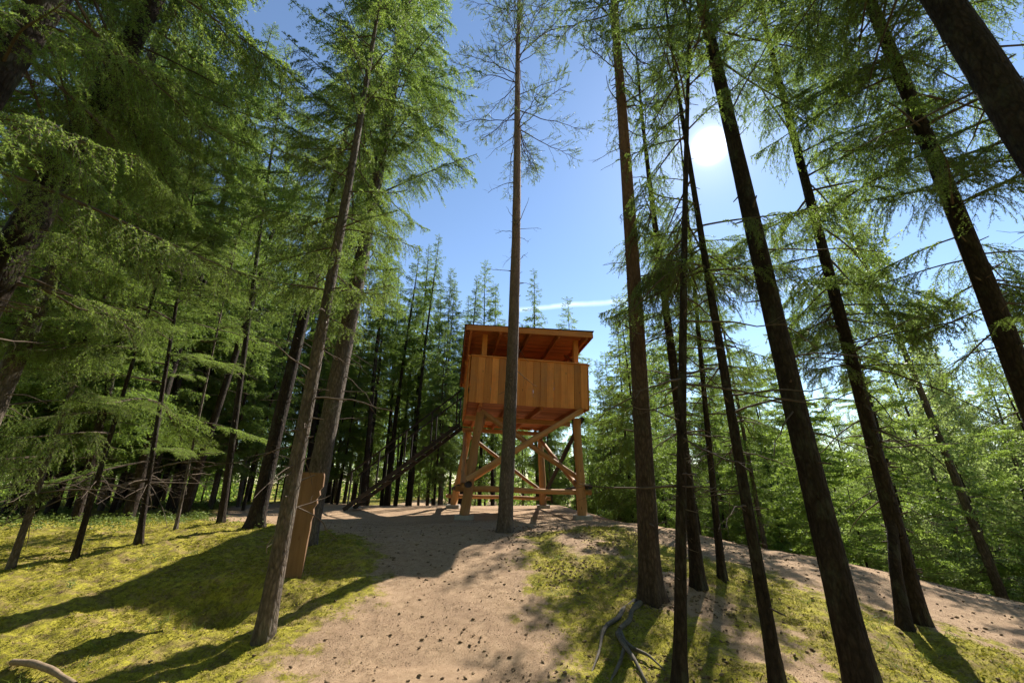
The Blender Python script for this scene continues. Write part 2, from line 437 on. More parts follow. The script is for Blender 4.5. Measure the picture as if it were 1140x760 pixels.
def hero(label, B, Q2, Ht, r0, z0, Lmax, kind='s', mat=None, leaf=None, twist=1, dens=1.0, pitch0=.0, top=1.0,
         group=None, seed=1, bend=.035, cull=True, name='spruce_tree', cat='spruce', extra=(), dead=0.0, flare=.45, zfull=None, azr=None, bias=0, stub=None, wpx=None, wat=None):
    g = np.random.default_rng(seed)
    B = np.asarray(B, dtype=float); ax = (np.asarray(Q2)-B); ax = ax/ax[2]
    hs = np.linspace(-.25, Ht, 16); k = g.uniform(0, 6)
    base = np.stack([hs*ax[0] + bend*np.sin(hs*.35+k) - bend*math.sin(k), hs*ax[1] + bend*np.cos(hs*.3+k) - bend*math.cos(k), hs], 1)
    if wpx:
        pw = B+ax*.8 if wat is None else np.asarray(wat); q_ = pw-CAM; hw = pw[2]-B[2]
        r0 = wpx/2*(q_[1]*cp+q_[2]*sp)/F/(1-hw/Ht)**.75
    rr = r0*np.maximum(1-np.clip(hs, 0, 99)/Ht, .02)**.75
    t = empty(name, B, label, cat, group)
    ex = [((np.asarray(p)-B), np.asarray(r), f) for p, r, f in extra]
    at = lambda h: np.array([np.interp(h, hs, base[:, q]) for q in range(3)])
    pl, dd = [], []
    h = z0
    while h < Ht-.15:
        f = (Ht-h)/(Ht-z0); h += (.20+.12*min(1, f*2))*g.uniform(.7, 1.3)/dens
        if h >= Ht-.1: break
        for b in range(int(g.integers(2, 5))):
            az = g.uniform(0, 2*PI)
            if azr is not None and g.random() < .8: az = azr + g.normal()*.9
            prof = min(1, (f*1.25)**.7)*(1 if zfull is None else np.clip(.45+.55*(h-z0)/(zfull-z0), .45, 1))
            L = max(.35, Lmax*prof*g.uniform(.55, 1.08)); L = min(L, 3.0)
            p = at(h-.1*g.random()) ; wp = p+B
            tip = wp + np.array([math.cos(az), math.sin(az), -.15])*L*.62
            if cull and g.random() < lit_drop(tip): continue
            if cull and max(g.random() < open_sky(wp+(tip-wp)*q_) for q_ in (.7, 1.2, 1.6)): continue
            # keep the camera clear
            if np.linalg.norm(tip-CAM) < 1.9 or np.linalg.norm(tip + (tip-wp)*.5-CAM) < 1.5: continue
            pt = pitch0 + .45*(1-f)**1.5*top - .12 + g.normal()*.09
            pl.append((p, az, pt, g.normal()*.15, L, lod_of(tip, bias)))
    if pl: link('crown', crown_mesh('crown', pl, leaf or SPR, kind), t)
    # dead twigs and snags under the crown
    nd = int(dead)
    parts = []
    for i in range(nd*2):
        hh = g.uniform(.5, z0*1.5); p = at(hh); az = g.uniform(0, 2*PI); rt_ = float(np.interp(hh, hs, rr)); L = rt_ + g.uniform(.02, .14)
        e = p+np.array([math.cos(az), math.sin(az), g.uniform(-.2, .5)])*L
        parts.append(tubes(np.stack([p, (p+e)/2, e])[None], np.array([[.014, .011, .007]])*g.uniform(.5, 1.2)*min(1, rt_/.08), 5))
    for i in range(nd):
        hh = g.uniform(max(.9, z0*.25), z0*1.15 if stub is None else stub); p = at(hh); az = g.uniform(0, 2*PI); L = g.uniform(.2, 1.2)*(.55+.45*hh/z0)
        nq = 7; q = np.linspace(0, 1, nq)
        pl_ = p + np.stack([np.cos(az)*q*L, np.sin(az)*q*L, (g.uniform(-.5, .25)*q - g.uniform(-.1, .45)*q**2)*L], 1) + g.normal(size=(nq, 3))*.02*L*q[:, None]
        parts.append(tubes(pl_[None], (.0035+.009*(1-q)*L)[None], 4))
        for j in range(int(g.integers(0, 6))):
            tq = g.uniform(.3, .95); b = np.array([np.interp(tq, q, pl_[:, c]) for c in range(3)])
            d = unit(np.array([math.cos(az), math.sin(az), -.3])+g.normal(size=3)*.7)
            e = b + d*g.uniform(.1, .4)*L
            parts.append(tubes(np.stack([b, (b+e)/2+g.normal(size=3)*.01, e])[None], np.array([[.003, .0022, .0012]]), 3))
    link('trunk', trunk_mesh('trunk', base, rr, mat or BARK, 20, flare, seed=seed, extra=ex, twigs=parts), t)
    return t, at
# ---------------------------------------------------------------- world, sun, camera
sc = bpy.context.scene
wd = bpy.data.worlds.new('World'); sc.world = wd; wd.use_nodes = True
nt = wd.node_tree; nt.nodes.clear()
sky = nt.nodes.new('ShaderNodeTexSky'); sky.sky_type = 'NISHITA'; sky.sun_disc = False
EL = math.asin(SUN[2]); AZ = math.atan2(SUN[0], SUN[1])
sky.sun_elevation = EL; sky.sun_rotation = AZ; sky.air_density = 1.0; sky.dust_density = 0.0; sky.ozone_density = 2.0
def wn(t, **k):
    n = nt.nodes.new('ShaderNode'+t)
    for a, b in k.items(): setattr(n, a, b)
    return n
def wm(op, a, b=None, clamp=False):
    n = wn('Math', operation=op, use_clamp=clamp)
    for i, q in enumerate((a, b)):
        if q is None: continue
        if isinstance(q, bpy.types.NodeSocket): nt.links.new(q, n.inputs[i])
        else: n.inputs[i].default_value = q
    return n.outputs[0]
def wdot(vec, c):
    n = wn('VectorMath', operation='DOT_PRODUCT'); nt.links.new(vec, n.inputs[0]); n.inputs[1].default_value = tuple(c); return n.outputs['Value']
tc = wn('TexCoord'); vec = wn('VectorMath', operation='NORMALIZE'); nt.links.new(tc.outputs['Generated'], vec.inputs[0]); vec = vec.outputs[0]
ds = wm('MAXIMUM', wdot(vec, SUN), 0.0)
# the sun and the bright air round it
glow = wm('ADD', wm('MULTIPLY', wm('POWER', ds, 6500.0), 90.0), wm('ADD', wm('MULTIPLY', wm('POWER', ds, 400.0), 1.6), wm('MULTIPLY', wm('POWER', ds, 30.0), .9)))
# thin contrail low over the wood
c1, c2 = ray(655, 338), ray(850, 322); nrm = np.cross(c1, c2); nrm /= np.linalg.norm(nrm); mid = (c1+c2); mid /= np.linalg.norm(mid)
ns = wn('TexNoise'); ns.inputs['Scale'].default_value = 9; ns.inputs['Detail'].default_value = 5; nt.links.new(vec, ns.inputs['Vector'])
dl = wm('ADD', wdot(vec, nrm), wm('MULTIPLY', wm('SUBTRACT', ns.outputs[0], .5), .018))
ct = wm('SUBTRACT', 1.0, wm('DIVIDE', wm('ABSOLUTE', dl), .008), True)
ct = wm('MULTIPLY', wm('MULTIPLY', ct, wm('GREATER_THAN', wdot(vec, mid), .93)), wm('MULTIPLY', ns.outputs[0], 5.0))
add = wm('ADD', glow, ct)
cb = wn('CombineColor'); 
for i in range(3): nt.links.new(wm('MULTIPLY', add, (1.0, .97, .93)[i]), cb.inputs[i])
mx = wn('Mix', data_type='RGBA', blend_type='ADD'); mx.inputs[0].default_value = 1
nt.links.new(sky.outputs[0], mx.inputs[6]); nt.links.new(cb.outputs[0], mx.inputs[7])
bg = wn('Background'); bg.inputs[1].default_value = .1; nt.links.new(mx.outputs[2], bg.inputs[0])
wo = wn('OutputWorld'); nt.links.new(bg.outputs[0], wo.inputs[0])

sl = bpy.data.lights.new('sun', 'SUN'); sl.energy = 5.0; sl.angle = math.radians(.55); sl.color = (1, .95, .86)
so = bpy.data.objects.new('sun', sl); col.objects.link(so); so.rotation_euler = Vector(SUN).to_track_quat('Z', 'Y').to_euler()
cd = bpy.data.cameras.new('camera'); co = bpy.data.objects.new('camera', cd); col.objects.link(co)
co.location = CAM; co.rotation_euler = (PI/2+PITCH, 0, 0); cd.sensor_width = 36; cd.lens = 36*F/1140; cd.clip_start = .02; cd.clip_end = 3000
sc.camera = co
sc.render.engine = 'CYCLES'
vs = sc.view_settings; vs.view_transform = 'Standard'; vs.look = 'None'; vs.gamma = 1; vs.exposure = 1.03
cy = sc.cycles; cy.max_bounces = 7; cy.diffuse_bounces = 4; cy.transmission_bounces = 5; cy.glossy_bounces = 2; cy.transparent_max_bounces = 4
cy.use_denoising = True; cy.use_adaptive_sampling = True; cy.adaptive_threshold = .02; cy.sample_clamp_indirect = 6
# ---------------------------------------------------------------- ground
def axis_grid(lo, hi, c0, c1, step, growth=1.09):
    a = list(np.arange(c0, c1, step)); s = step; x = a[-1]
    while x < hi: s *= growth; x += s; a.append(x)
    s = step; x = a[0]; b = []
    while x > lo: s *= growth; x -= s; b.append(x)
    return np.array(b[::-1]+a)
gx = axis_grid(-400, 400, -8, 8, .032); gy = axis_grid(-60, 500, 2.4, 10.5, .032)
X, Y = np.meshgrid(gx, gy); Z = H(X, Y)
nx, ny = len(gx), len(gy); idx = np.arange(nx*ny).reshape(ny, nx)
Qd = np.stack([idx[:-1, :-1], idx[:-1, 1:], idx[1:, 1:], idx[1:, :-1]], -1).reshape(-1, 4)
bare = path_mask(X, Y)
def ground_mat():
    s = NT('forest_floor'); g = s.n('NewGeometry').outputs['Position']; at = s.n('Attribute', attribute_name='bare').outputs['Fac']
    n1 = s.noise(g, 1.3, 4); n2 = s.noise(g, 9, 5, .7); n3 = s.noise(g, 60, 4, .75); n4 = s.noise(g, 170, 3, .8)
    dirt = s.mix(s.ramp(n2, .3, .7), (.28, .18, .105), (.47, .32, .195))
    dirt = s.mix(s.math('MULTIPLY', s.ramp(n1, .45, .7), .55), dirt, (.28, .18, .115))
    dirt = s.mix(s.math('MULTIPLY', s.ramp(n3, .56, .66), .55), dirt, (.12, .07, .045))
    dirt = s.mix(s.math('MULTIPLY', s.ramp(n4, .55, .68), .5), dirt, (.50, .37, .26))
    moss = s.mix(s.ramp(n2, .32, .68), (.19, .17, .02), (.47, .41, .05))
    moss = s.mix(s.math('MULTIPLY', s.ramp(s.noise(g, 2.6, 5, .7), .5, .64), .75), moss, (.25, .17, .08))
    moss = s.mix(s.math('MULTIPLY', s.ramp(n3, .5, .62), .5), moss, (.07, .075, .012))
    moss = s.mix(s.math('MULTIPLY', s.ramp(s.noise(g, 13, 5, .75), .50, .60), .7), moss, (.10, .075, .028))
    moss = s.mix(s.math('MULTIPLY', s.ramp(s.noise(g, 6, 5, .8, off=True, stretch=(1, 1.4, 1)), .53, .62), .6), moss, (.30, .20, .11))
    n5 = s.noise(g, 4.5, 6, .75)
    e = s.ramp(s.math('ADD', at, s.math('ADD', s.math('MULTIPLY', s.math('SUBTRACT', n5, .5), 1.7), s.math('MULTIPLY', s.math('SUBTRACT', n3, .5), .8))), .42, .62)
    c = s.mix(e, moss, dirt)
    h = s.math('ADD', s.math('MULTIPLY', n3, .7), s.math('MULTIPLY', n4, .45))
    return s.finish(c, .95, s.bump(h, .8, .02), .1)
GM = ground_mat()
tag(link('ground', mesh_np('ground', np.stack([X, Y, Z], -1).reshape(-1, 3), [(Qd, 0)], [GM], True, attrs={'bare': bare.ravel()})), kind='structure')

def simple(name, c1, c2, scale=20, rough=.9, spec=.15, bumpd=.004, tr=None):
    s = NT(name); g = s.n('NewGeometry'); n = s.noise(g.outputs['Position'], scale, 4, .65)
    f = s.math('ADD', s.math('MULTIPLY', s.ramp(n, .3, .7), .6), s.math('MULTIPLY', g.outputs['Random Per Island'], .4))
    c = s.mix(f, c1, c2); return s.finish(c, rough, s.bump(n, .5, bumpd), spec, tr, c if tr else None)
MOSSM = simple('moss_blades', (.12, .125, .015), (.44, .39, .05), 7, tr=.3)
LITM = simple('dry_litter', (.07, .042, .026), (.32, .22, .13), 40)
ROOTM = simple('grey_root', (.05, .04, .03), (.20, .17, .14), 22)
STICKM = simple('weathered_stick', (.16, .11, .07), (.34, .25, .17), 30)
BLUEM = simple('blueberry_leaf', (.07, .12, .02), (.22, .27, .05), 2, .6, .3, tr=.35)

def scatter(n, x0, x1, y0, y1, test):
    x = rng.uniform(x0, x1, n); y = rng.uniform(y0, y1, n); k = test(x, y, rng.random(n)); x, y = x[k], y[k]
    return np.stack([x, y, H(x, y)], 1)
def tris_mesh(name, T, m):
    return mesh_np(name, T.reshape(-1, 3), [(np.arange(len(T)*3).reshape(-1, 3), 0)], [m])
# moss: short blades in cushions
def moss_ok(x, y, r):
    return (path_mask(x, y) < .5-.3*r) & (r < np.clip(1.25-np.hypot(x, y)/13, .1, 1)) & (fbm(x*3.2, y*3.2, 0, 4, 60) + .7*r > .12) & (np.abs(x) < y*1.5+1)
P = scatter(620000, -12, 9, 3.0, 12, moss_ok)
d = np.hypot(P[:, 0], P[:, 1])[:, None]; n = len(P)
dr = unit(rng.normal(size=(n, 3))*[1, 1, .35]+[0, 0, .55]); sd = unit(np.cross(dr, rng.normal(size=(n, 3))))
ln = rng.uniform(.012, .032, (n, 1))*(.8+d/14); wdh = .0035*(.7+d/6)
P[:, 2] -= .003
T = np.stack([P-sd*wdh, P+sd*wdh, P+dr*ln], 1)
tag(link('moss', tris_mesh('moss', T, MOSSM)), kind='stuff')
P0 = scatter(1500, -11, 9, 3.2, 12, lambda x, y, r: (path_mask(x, y) < .35) & (fbm(x*1.1, y*1.1, 0, 3, 91) > .05)); n = len(P0); Ts = []
for k in range(16):
    b = P0+np.concatenate([rng.normal(size=(n, 2))*.03, np.zeros((n, 1))], 1); dd = unit(rng.normal(size=(n, 3))*[.7, .7, .1]+[0, 0, .8]); l = rng.uniform(.04, .13, (n, 1)); sd = unit(np.cross(dd, rng.normal(size=(n, 3))))*.0022
    m_ = b+dd*l*.6; e = b+dd*l+unit(dd*[1, 1, 0])*l*.35
    Ts += [np.stack([b-sd, b+sd, m_+sd*.8], 1), np.stack([b-sd, m_+sd*.8, m_-sd*.8], 1), np.stack([m_-sd*.8, m_+sd*.8, e], 1)]
tag(link('grass', tris_mesh('grass', np.concatenate(Ts), BLUEM)), kind='stuff')
# litter: needles, chips, cone scales
def lit_ok(x, y, r):
    m = path_mask(x, y); return (r < (.45+.55*m)*(1-.75*sst(.72*x+.69*y, 6.9, 7.8)*(x > 2))) & (fbm(x*1.5, y*1.5, 0, 3, 70)*.9 + r*.5 < .42) & (np.abs(x) < y*1.5+1) & (r < 1.2-np.hypot(x, y)/16)
P = scatter(330000, -9, 10, 3.0, 12, lit_ok); n = len(P); P[:, 2] += .004
dr = unit(rng.normal(size=(n, 3))*[1, 1, .15]); sd = unit(np.cross(dr, rng.normal(size=(n, 3))*.4+[0, 0, 1]))
ln = rng.uniform(.005, .020, (n, 1))*rng.choice([.6, 1, 1.6], (n, 1), p=[.5, .4, .1]); w_ = rng.uniform(.0015, .004, (n, 1))
T1 = np.concatenate([np.stack([P-sd*w_, P+sd*w_, P+dr*ln+[0, 0, .003]], 1), np.stack([P+dr*ln+[0, 0, .003], P+sd*w_+dr*ln*.4, P-sd*w_], 1)])
tag(link('needle_litter', tris_mesh('needle_litter', T1, LITM)), kind='stuff')
# fallen cones and clods (far more than could be counted)
def cone_ok(x, y, r):
    m = path_mask(x, y); den = .07 + 2.6*np.exp(-((x-1.3)/1.1)**2)*sst(y, 3, 4)*sst(fbm(x*1.3, y*1.3, 0, 3, 123), -.25, .4) + .04*(x > 2)
    return (r < den*(.45+.55*m)) & (np.abs(x) < y*1.5)
P = scatter(22000, -7, 8, 3.1, 9.5, cone_ok); n = len(P)
a = rng.uniform(0, 2*PI, n); L = rng.uniform(.010, .030, n)
q = np.array([0, .15, .5, .85, 1.0]); rr = np.array([.05, .7, 1, .6, .05])
ax = np.stack([np.cos(a), np.sin(a), rng.uniform(-.2, .3, n)], 1)
PL = P[:, None, :] + ax[:, None, :]*(q[None, :, None]-.5)*L[:, None, None]*1.7; PL[:, :, 2] += (L*.28)[:, None]
V, Q = tubes(PL, rr[None]*(L*.38)[:, None], 7); V += rng.normal(size=V.shape)*.0016
tag(link('fallen_cones', mesh_np('fallen_cones', V, [(Q, 0)], [LITM])), kind='stuff')
# low blueberry undergrowth at the wood's edge
def blue_ok(x, y, r):
    return (x < -3.2) & (fbm(x*.5, y*.5, 0, 3, 80) + r*.5 > .18) & (path_mask(x, y) < .3)
P = scatter(9000, -26, -3, 8.8, 22, blue_ok); n = len(P)
hh = rng.uniform(.07, .22, (n, 1)); Ts = []
for k in range(16):
    b = P + np.concatenate([rng.normal(size=(n, 2))*.05, rng.uniform(.1, 1, (n, 1))*hh], 1)
    dd = unit(rng.normal(size=(n, 3))*[1, 1, .5]); sd = unit(np.cross(dd, rng.normal(size=(n, 3)))); l = rng.uniform(.03, .07, (n, 1))
    Ts.append(np.stack([b-sd*l*.25, b+sd*l*.25, b+dd*l], 1))
tag(link('undergrowth', tris_mesh('undergrowth', np.concatenate(Ts), BLUEM)), kind='stuff')
# ---------------------------------------------------------------- timber building
def wood_mat(name, a, b, knot=(.12, .05, .02), rough=.65):
    s = NT(name); at = s.n('Attribute', attribute_name='grain').outputs['Vector']; rn = s.n('Attribute', attribute_name='tone').outputs['Fac']
    n1 = s.noise(at, 1.0, 4, .6, stretch=(1.2, 22, 22)); n2 = s.noise(at, 1.0, 4, .7, stretch=(5, 160, 160)); n3 = s.noise(at, 2.2, 3, .6)
    f = s.math('ADD', s.math('MULTIPLY', s.ramp(n1, .3, .7), .55), s.math('MULTIPLY', s.ramp(n2, .3, .7), .2)); f = s.math('ADD', f, s.math('MULTIPLY', s.ramp(n3, .3, .7), .25), clamp=True)
    c = s.mix(f, a, b); v = s.math('ADD', .68, s.math('MULTIPLY', rn, .55)); cc = s.n('CombineColor')
    for i in range(3): s.set(cc.inputs[i], v)
    c = s.mix(1.0, c, cc.outputs[0], 'MULTIPLY')
    vo = s.t.nodes.new('ShaderNodeTexVoronoi'); mp = s.t.nodes.new('ShaderNodeMapping'); s.set(mp.inputs[0], at); mp.inputs[3].default_value = (1, 3, 3)
    s.set(vo.inputs['Vector'], mp.outputs[0]); vo.inputs['Scale'].default_value = 2.3
    c = s.mix(s.math('MULTIPLY', s.ramp(vo.outputs['Distance'], .10, .04), .8), c, knot)
    c = s.mix(s.math('MULTIPLY', s.ramp(s.noise(s.n('NewGeometry').outputs['Position'], 1.7, 5, .7), .5, .75), .35), c, (.20, .13, .085))
    return s.finish(c, rough, s.bump(s.math('ADD', n1, n2), .35, .004), .3)
PLANK = wood_mat('stained_plank', (.54, .165, .03), (.76, .32, .075))
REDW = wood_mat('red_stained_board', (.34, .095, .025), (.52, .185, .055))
LOGW = wood_mat('peeled_log', (.34, .15, .045), (.56, .29, .11))
DARKW = wood_mat('dark_weathered_timber', (.014, .010, .008), (.04, .029, .023))
POSTW = wood_mat('brown_stained_slab', (.11, .058, .027), (.28, .15, .07))
FELT = simple('roof_felt', (.03, .03, .03), (.07, .065, .06), 60)
CONC = simple('footing_concrete', (.28, .25, .20), (.45, .40, .34), 12)

class Wood:
    def __init__(s): s.V, s.F, s.G, s.T, s.n = [], {}, [], [], 0
    def add(s, V, faces, G, tone=None):
        V = np.asarray(V, float); tone = rng.random() if tone is None else tone
        s.V.append(V); s.G.append(G); s.T.append(np.full(len(V), tone))
        for f in faces: s.F.setdefault(f.shape[1], []).append(f+s.n)
        s.n += len(V)
    def beam(s, p0, p1, w, h, up=(0, 0, 1), ch=.004, tone=None, warp=.002):
        p0, p1 = np.asarray(p0, float), np.asarray(p1, float); d = unit(p1-p0); L = np.linalg.norm(p1-p0)
        sx = unit(np.cross(d, up)); uz = np.cross(sx, d); a, b = w/2, h/2
        sec = [(-a+ch, -b), (a-ch, -b), (a, -b+ch), (a, b-ch), (a-ch, b), (-a+ch, b), (-a, b-ch), (-a, -b+ch)]
        m = 3; V = []; G = []; off = rng.uniform(0, 50, 3)
        for i in range(m):
            t = i/(m-1); o = rng.normal(size=3)*warp*(0 if i != 1 else 1)
            for x, y in sec: V.append(p0+d*L*t+sx*x+uz*y+o); G.append((L*t+off[0], x+off[1], y+off[2]))
        ix = np.arange(m*8).reshape(m, 8); Q = np.stack([ix[:-1], np.roll(ix[:-1], -1, 1), np.roll(ix[1:], -1, 1), ix[1:]], -1).reshape(-1, 4)
        s.add(V, [Q, ix[0][::-1][None], ix[-1][None]], np.array(G), tone); return s
    def log(s, p0, p1, r0, r1=None, k=14, tone=None):
        p0, p1 = np.asarray(p0, float), np.asarray(p1, float); r1 = r1 or r0; m = max(4, int(np.linalg.norm(p1-p0)/.25)); q = np.linspace(0, 1, m)
        P = p0+(p1-p0)*q[:, None]; R = r0+(r1-r0)*q; R = R*(1+.04*rng.normal(size=m)); P = P + rng.normal(size=P.shape)*.005
        V, Q = tubes(P[None], R[None], k); off = rng.uniform(0, 50, 3); th = np.tile(np.arange(k)/k*2*PI, m)
        G = np.stack([np.repeat(q*np.linalg.norm(p1-p0), k)+off[0], np.cos(th)*r0+off[1], np.sin(th)*r0+off[2]], 1)
        ix = np.arange(m*k).reshape(m, k); s.add(V, [Q, ix[0][None, ::-1], ix[-1][None]], G, tone); return s
    def build(s, name, mat, parent=None, smooth=False, origin=None):
        V = np.concatenate(s.V)
        if origin is not None: V = V-np.asarray(origin)
        me = mesh_np(name, V, [(np.concatenate(f), 0) for f in s.F.values()], [mat], smooth, attrs={'tone': np.concatenate(s.T)})
        a = me.attributes.new('grain', 'FLOAT_VECTOR', 'POINT'); a.data.foreach_set('vector', np.concatenate(s.G).astype(np.float32).ravel())
        return link(name, me, parent)

# observation tower
PSI = math.radians(8.5); TILT = math.radians(2.2)
U = np.array([math.cos(PSI)*math.cos(TILT), math.sin(PSI)*math.cos(TILT), -math.sin(TILT)]); Vv = np.array([-math.sin(PSI), math.cos(PSI), 0.]); Wv = np.cross(U, Vv)
O = np.array([-1.07, 9.6, 3.46]); W_, D_ = 3.03, 4.5
TO = np.array([.4, 12., float(H(.4, 12., False))])
def LP_(u, v, w): return O + U*u + Vv*v + Wv*w
TS = 1.22
tw = empty('observation_tower', CAM+(TO-CAM)*TS, 'raised timber lookout tower with roofed orange-brown plank cabin on braced log legs', 'lookout tower')
def wb(w, name, mat, par=tw, smooth=False): return w.build(name, mat, par, smooth, origin=TO)
# floor with joists
w = Wood(); k = int(D_/.145)
for i in range(k): v = (i+.5)*D_/k; w.beam(LP_(.02, v, .035), LP_(W_-.02, v, .035), D_/k-.008, .03, Wv)
floor = wb(w, 'floor', REDW)
for u in (.32, 1.05, 1.85, 2.78):
    w = Wood().beam(LP_(u, .03, -.055), LP_(u, D_-.03, -.055), .07, .14, Wv); wb(w, 'joist', REDW, floor)
for v in (1.6, D_-.12): wb(Wood().beam(LP_(.0, v, -.19), LP_(W_, v, -.19), .09, .13, Wv), 'cross_beam', LOGW)
# legs to the ground, going up as posts of the cabin
feet = {}
for (u, v, gx_, gy_) in ((.32, .14, -1.1, 9.9), (2.78, .14, 1.67, 10.2), (.25, D_-.15, -1.93, 14.0), (2.75, D_-.15, 1.04, 14.2)):
    gz = 1.6 + (float(H(gx_*TS, gy_*TS))-1.6)/TS; top = LP_(u, v, -.26); ft = np.array([gx_, gy_, gz+.10]); feet[(u > 1, v > 1)] = (ft, top)
    w = Wood().log(ft, top, .115, .095, 16); wb(w, 'leg', LOGW, smooth=True)
    hgt = 1.88 if v < 1 else 1.72
    wb(Wood().beam(LP_(u, v+.02, .05), LP_(u, v+.02, hgt), .13, .13, U), 'post', PLANK)
    f = Wood().beam(ft-[0, 0, .42], ft+[0, 0, .0], .42, .42, (0, 1, 0), .03); wb(f, 'footing', CONC)
# railings of upright boards, with a cap
def railing(p, q, out, n, h=1.12):
    w = Wood(); p, q = np.asarray(p), np.asarray(q)
    for i in range(n):
        a = p+(q-p)*((i+.5)/n); j = rng.uniform(-.003, .012)
        w.beam(a+Wv*(-.05+rng.uniform(-.008, .008))+out*j, a+Wv*h+out*j, .025, np.linalg.norm(q-p)/n-.004, unit(q-p), .003)
    r = wb(w, 'railing', PLANK)
    c = Wood().beam(p+Wv*(h+.018)-unit(q-p)*.01, q+Wv*(h+.018)+unit(q-p)*.01, .11, .032, Wv); wb(c, 'handrail', PLANK, r)
    c = Wood()
    for hh in (.12, .95): c.beam(p+Wv*hh-out*.045, q+Wv*hh-out*.045, .045, .09, Wv)
    wb(c, 'rail_frame', PLANK, r)
railing(LP_(.0, -.03, 0), LP_(W_, -.03, 0), -Vv, 17)
railing(LP_(W_+.03, .0, 0), LP_(W_+.03, D_, 0), U, 25)
railing(LP_(W_, D_+.03, 0), LP_(.0, D_+.03, 0), Vv, 17)
railing(LP_(-.03, 3.45, 0), LP_(-.03, .0, 0), -U, 19)
# roof, falling a little to the back
def RP(u, v, w=0): 
    b = LP_(u, v, 0); b = np.array([O[0]+math.cos(PSI)*u - math.sin(PSI)*v, O[1]+math.sin(PSI)*u + math.cos(PSI)*v, 5.27 - .045*(v+.3) - .012*u + w]); return b
w = Wood(); v0, v1, u0, u1 = -.36, D_+.45, -.12, W_+.12
k = int((v1-v0)/.13)
for i in range(k): v = v0+(i+.5)*(v1-v0)/k; w.beam(RP(u0, v), RP(u1, v), (v1-v0)/k-.006, .024, (0, 0, 1))
roof = wb(w, 'roof', REDW)
for u in (.0, .74, 1.5, 2.26, W_-.02): wb(Wood().beam(RP(u, v0+.03, -.085), RP(u, v1-.03, -.085), .06, .145, (0, 0, 1)), 'rafter', REDW, roof)
for v in (1.9, D_-.13): wb(Wood().beam(RP(u0+.05, v, -.22), RP(u1-.05, v, -.22), .08, .12, (0, 0, 1)), 'roof_beam', PLANK, roof)
for a, b in (((u0, v0-.014), (u1, v0-.014)), ((u0-.014, v0), (u0-.014, v1)), ((u1+.014, v0), (u1+.014, v1)), ((u0, v1+.014), (u1, v1+.014))):
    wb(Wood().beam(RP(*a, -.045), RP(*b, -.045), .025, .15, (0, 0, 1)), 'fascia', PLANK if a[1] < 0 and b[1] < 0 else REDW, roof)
wb(Wood().beam(RP((u0+u1)/2, v0-.04, .037), RP((u0+u1)/2, v1+.04, .037), u1-u0+.10, .014, (0, 0, 1)), 'roof_felt', FELT, roof)
# knee braces under the roof
for (u, sgn) in ((.32, 1), (2.78, -1)):
    wb(Wood().beam(LP_(u, .2, 1.25), RP(u, .95, -.17), .07, .07, U), 'knee_brace', REDW)
# braces and lower logs
def leg_at(a, b, z):
    f, t = feet[(a, b)]; q = (z-f[2])/(t[2]-f[2]); return f+(t-f)*q
def brace(p, q, r=.062, name='brace', mat=LOGW): wb(Wood().log(p, q, r, r*.92, 12), name, mat, smooth=True)
fo = -Vv*.15
brace(leg_at(0, 0, 1.62)+fo-U*.08, LP_(2.86, -.0, -.08)+fo*.55, .07); brace(leg_at(0, 0, 3.25)-fo*.9+U*.02, leg_at(1, 0, 1.62)-fo*.9+U*.06, .066)
bo = Vv*.13
brace(leg_at(0, 1, 3.1)+bo, leg_at(1, 1, 1.25)+bo); brace(leg_at(0, 1, 1.3)-bo, leg_at(1, 1, 3.1)-bo)
so_ = -U*.14
brace(leg_at(0, 0, 1.5)+so_, leg_at(0, 1, 3.15)+so_); brace(leg_at(0, 0, 3.1)-so_*.8, leg_at(0, 1, 1.4)-so_*.8)
brace(leg_at(1, 0, 3.1)-so_, leg_at(1, 1, 1.3)-so_, mat=DARKW); brace(leg_at(1, 0, 1.5)+so_*.8, leg_at(1, 1, 3.1)+so_*.8)
brace(leg_at(0, 0, 1.42)-fo*.6-U*.3, leg_at(1, 0, 1.34)-fo*.6+U*.28, .065, 'crossbar'); brace(leg_at(0, 1, 1.12)-U*.3, leg_at(1, 1, 1.05)+U*.25, .06, 'crossbar')
brace(leg_at(0, 0, 1.53)-U*.02-Vv*.38, leg_at(0, 1, 1.35)-U*.1+Vv*.3, .075, 'crossbar', DARKW); brace(leg_at(1, 0, 1.48)+U*.16-Vv*.25, leg_at(1, 1, 1.2)+U*.12+Vv*.3, .06, 'crossbar', DARKW)
# stairs coming down to the left from the back of the cabin
s0 = LP_(-.05, 3.98, .0); sx_, sy_ = -5.15, 13.5; s1 = np.array([sx_, sy_, 1.6+(float(H(sx_*TS, sy_*TS, False))-1.6)/TS+.02]); dr = s1-s0; hz = unit(np.cross(dr, [0, 0, 1.]))
st = Wood()
for sg in (-1, 1): st.beam(s0+hz*sg*.42-[0, 0, .12], s1+hz*sg*.42-[0, 0, .0], .05, .12, (0, 0, 1))
stair = wb(st, 'staircase', DARKW)
for i in range(1, 13):
    c = s0+dr*(i/13.0); wb(Wood().beam(c-hz*.40, c+hz*.40, .24, .04, (0, 0, 1)), 'tread', DARKW, stair)
for sg in (-1, 1):
    hr = Wood().beam(s0+hz*sg*.46+[0, 0, 1.0], s1+hz*sg*.46+[0, 0, 1.0], .04, .05, (0, 0, 1))
    for i in range(5): c = s0+dr*(i+.15)/4.3+hz*sg*.44; hr.beam(c-[0, 0, .1], c+[0, 0, 1.0], .045, .045, (0, 1, 0))
    wb(hr, 'banister', DARKW, stair)
tw.scale = (TS,)*3
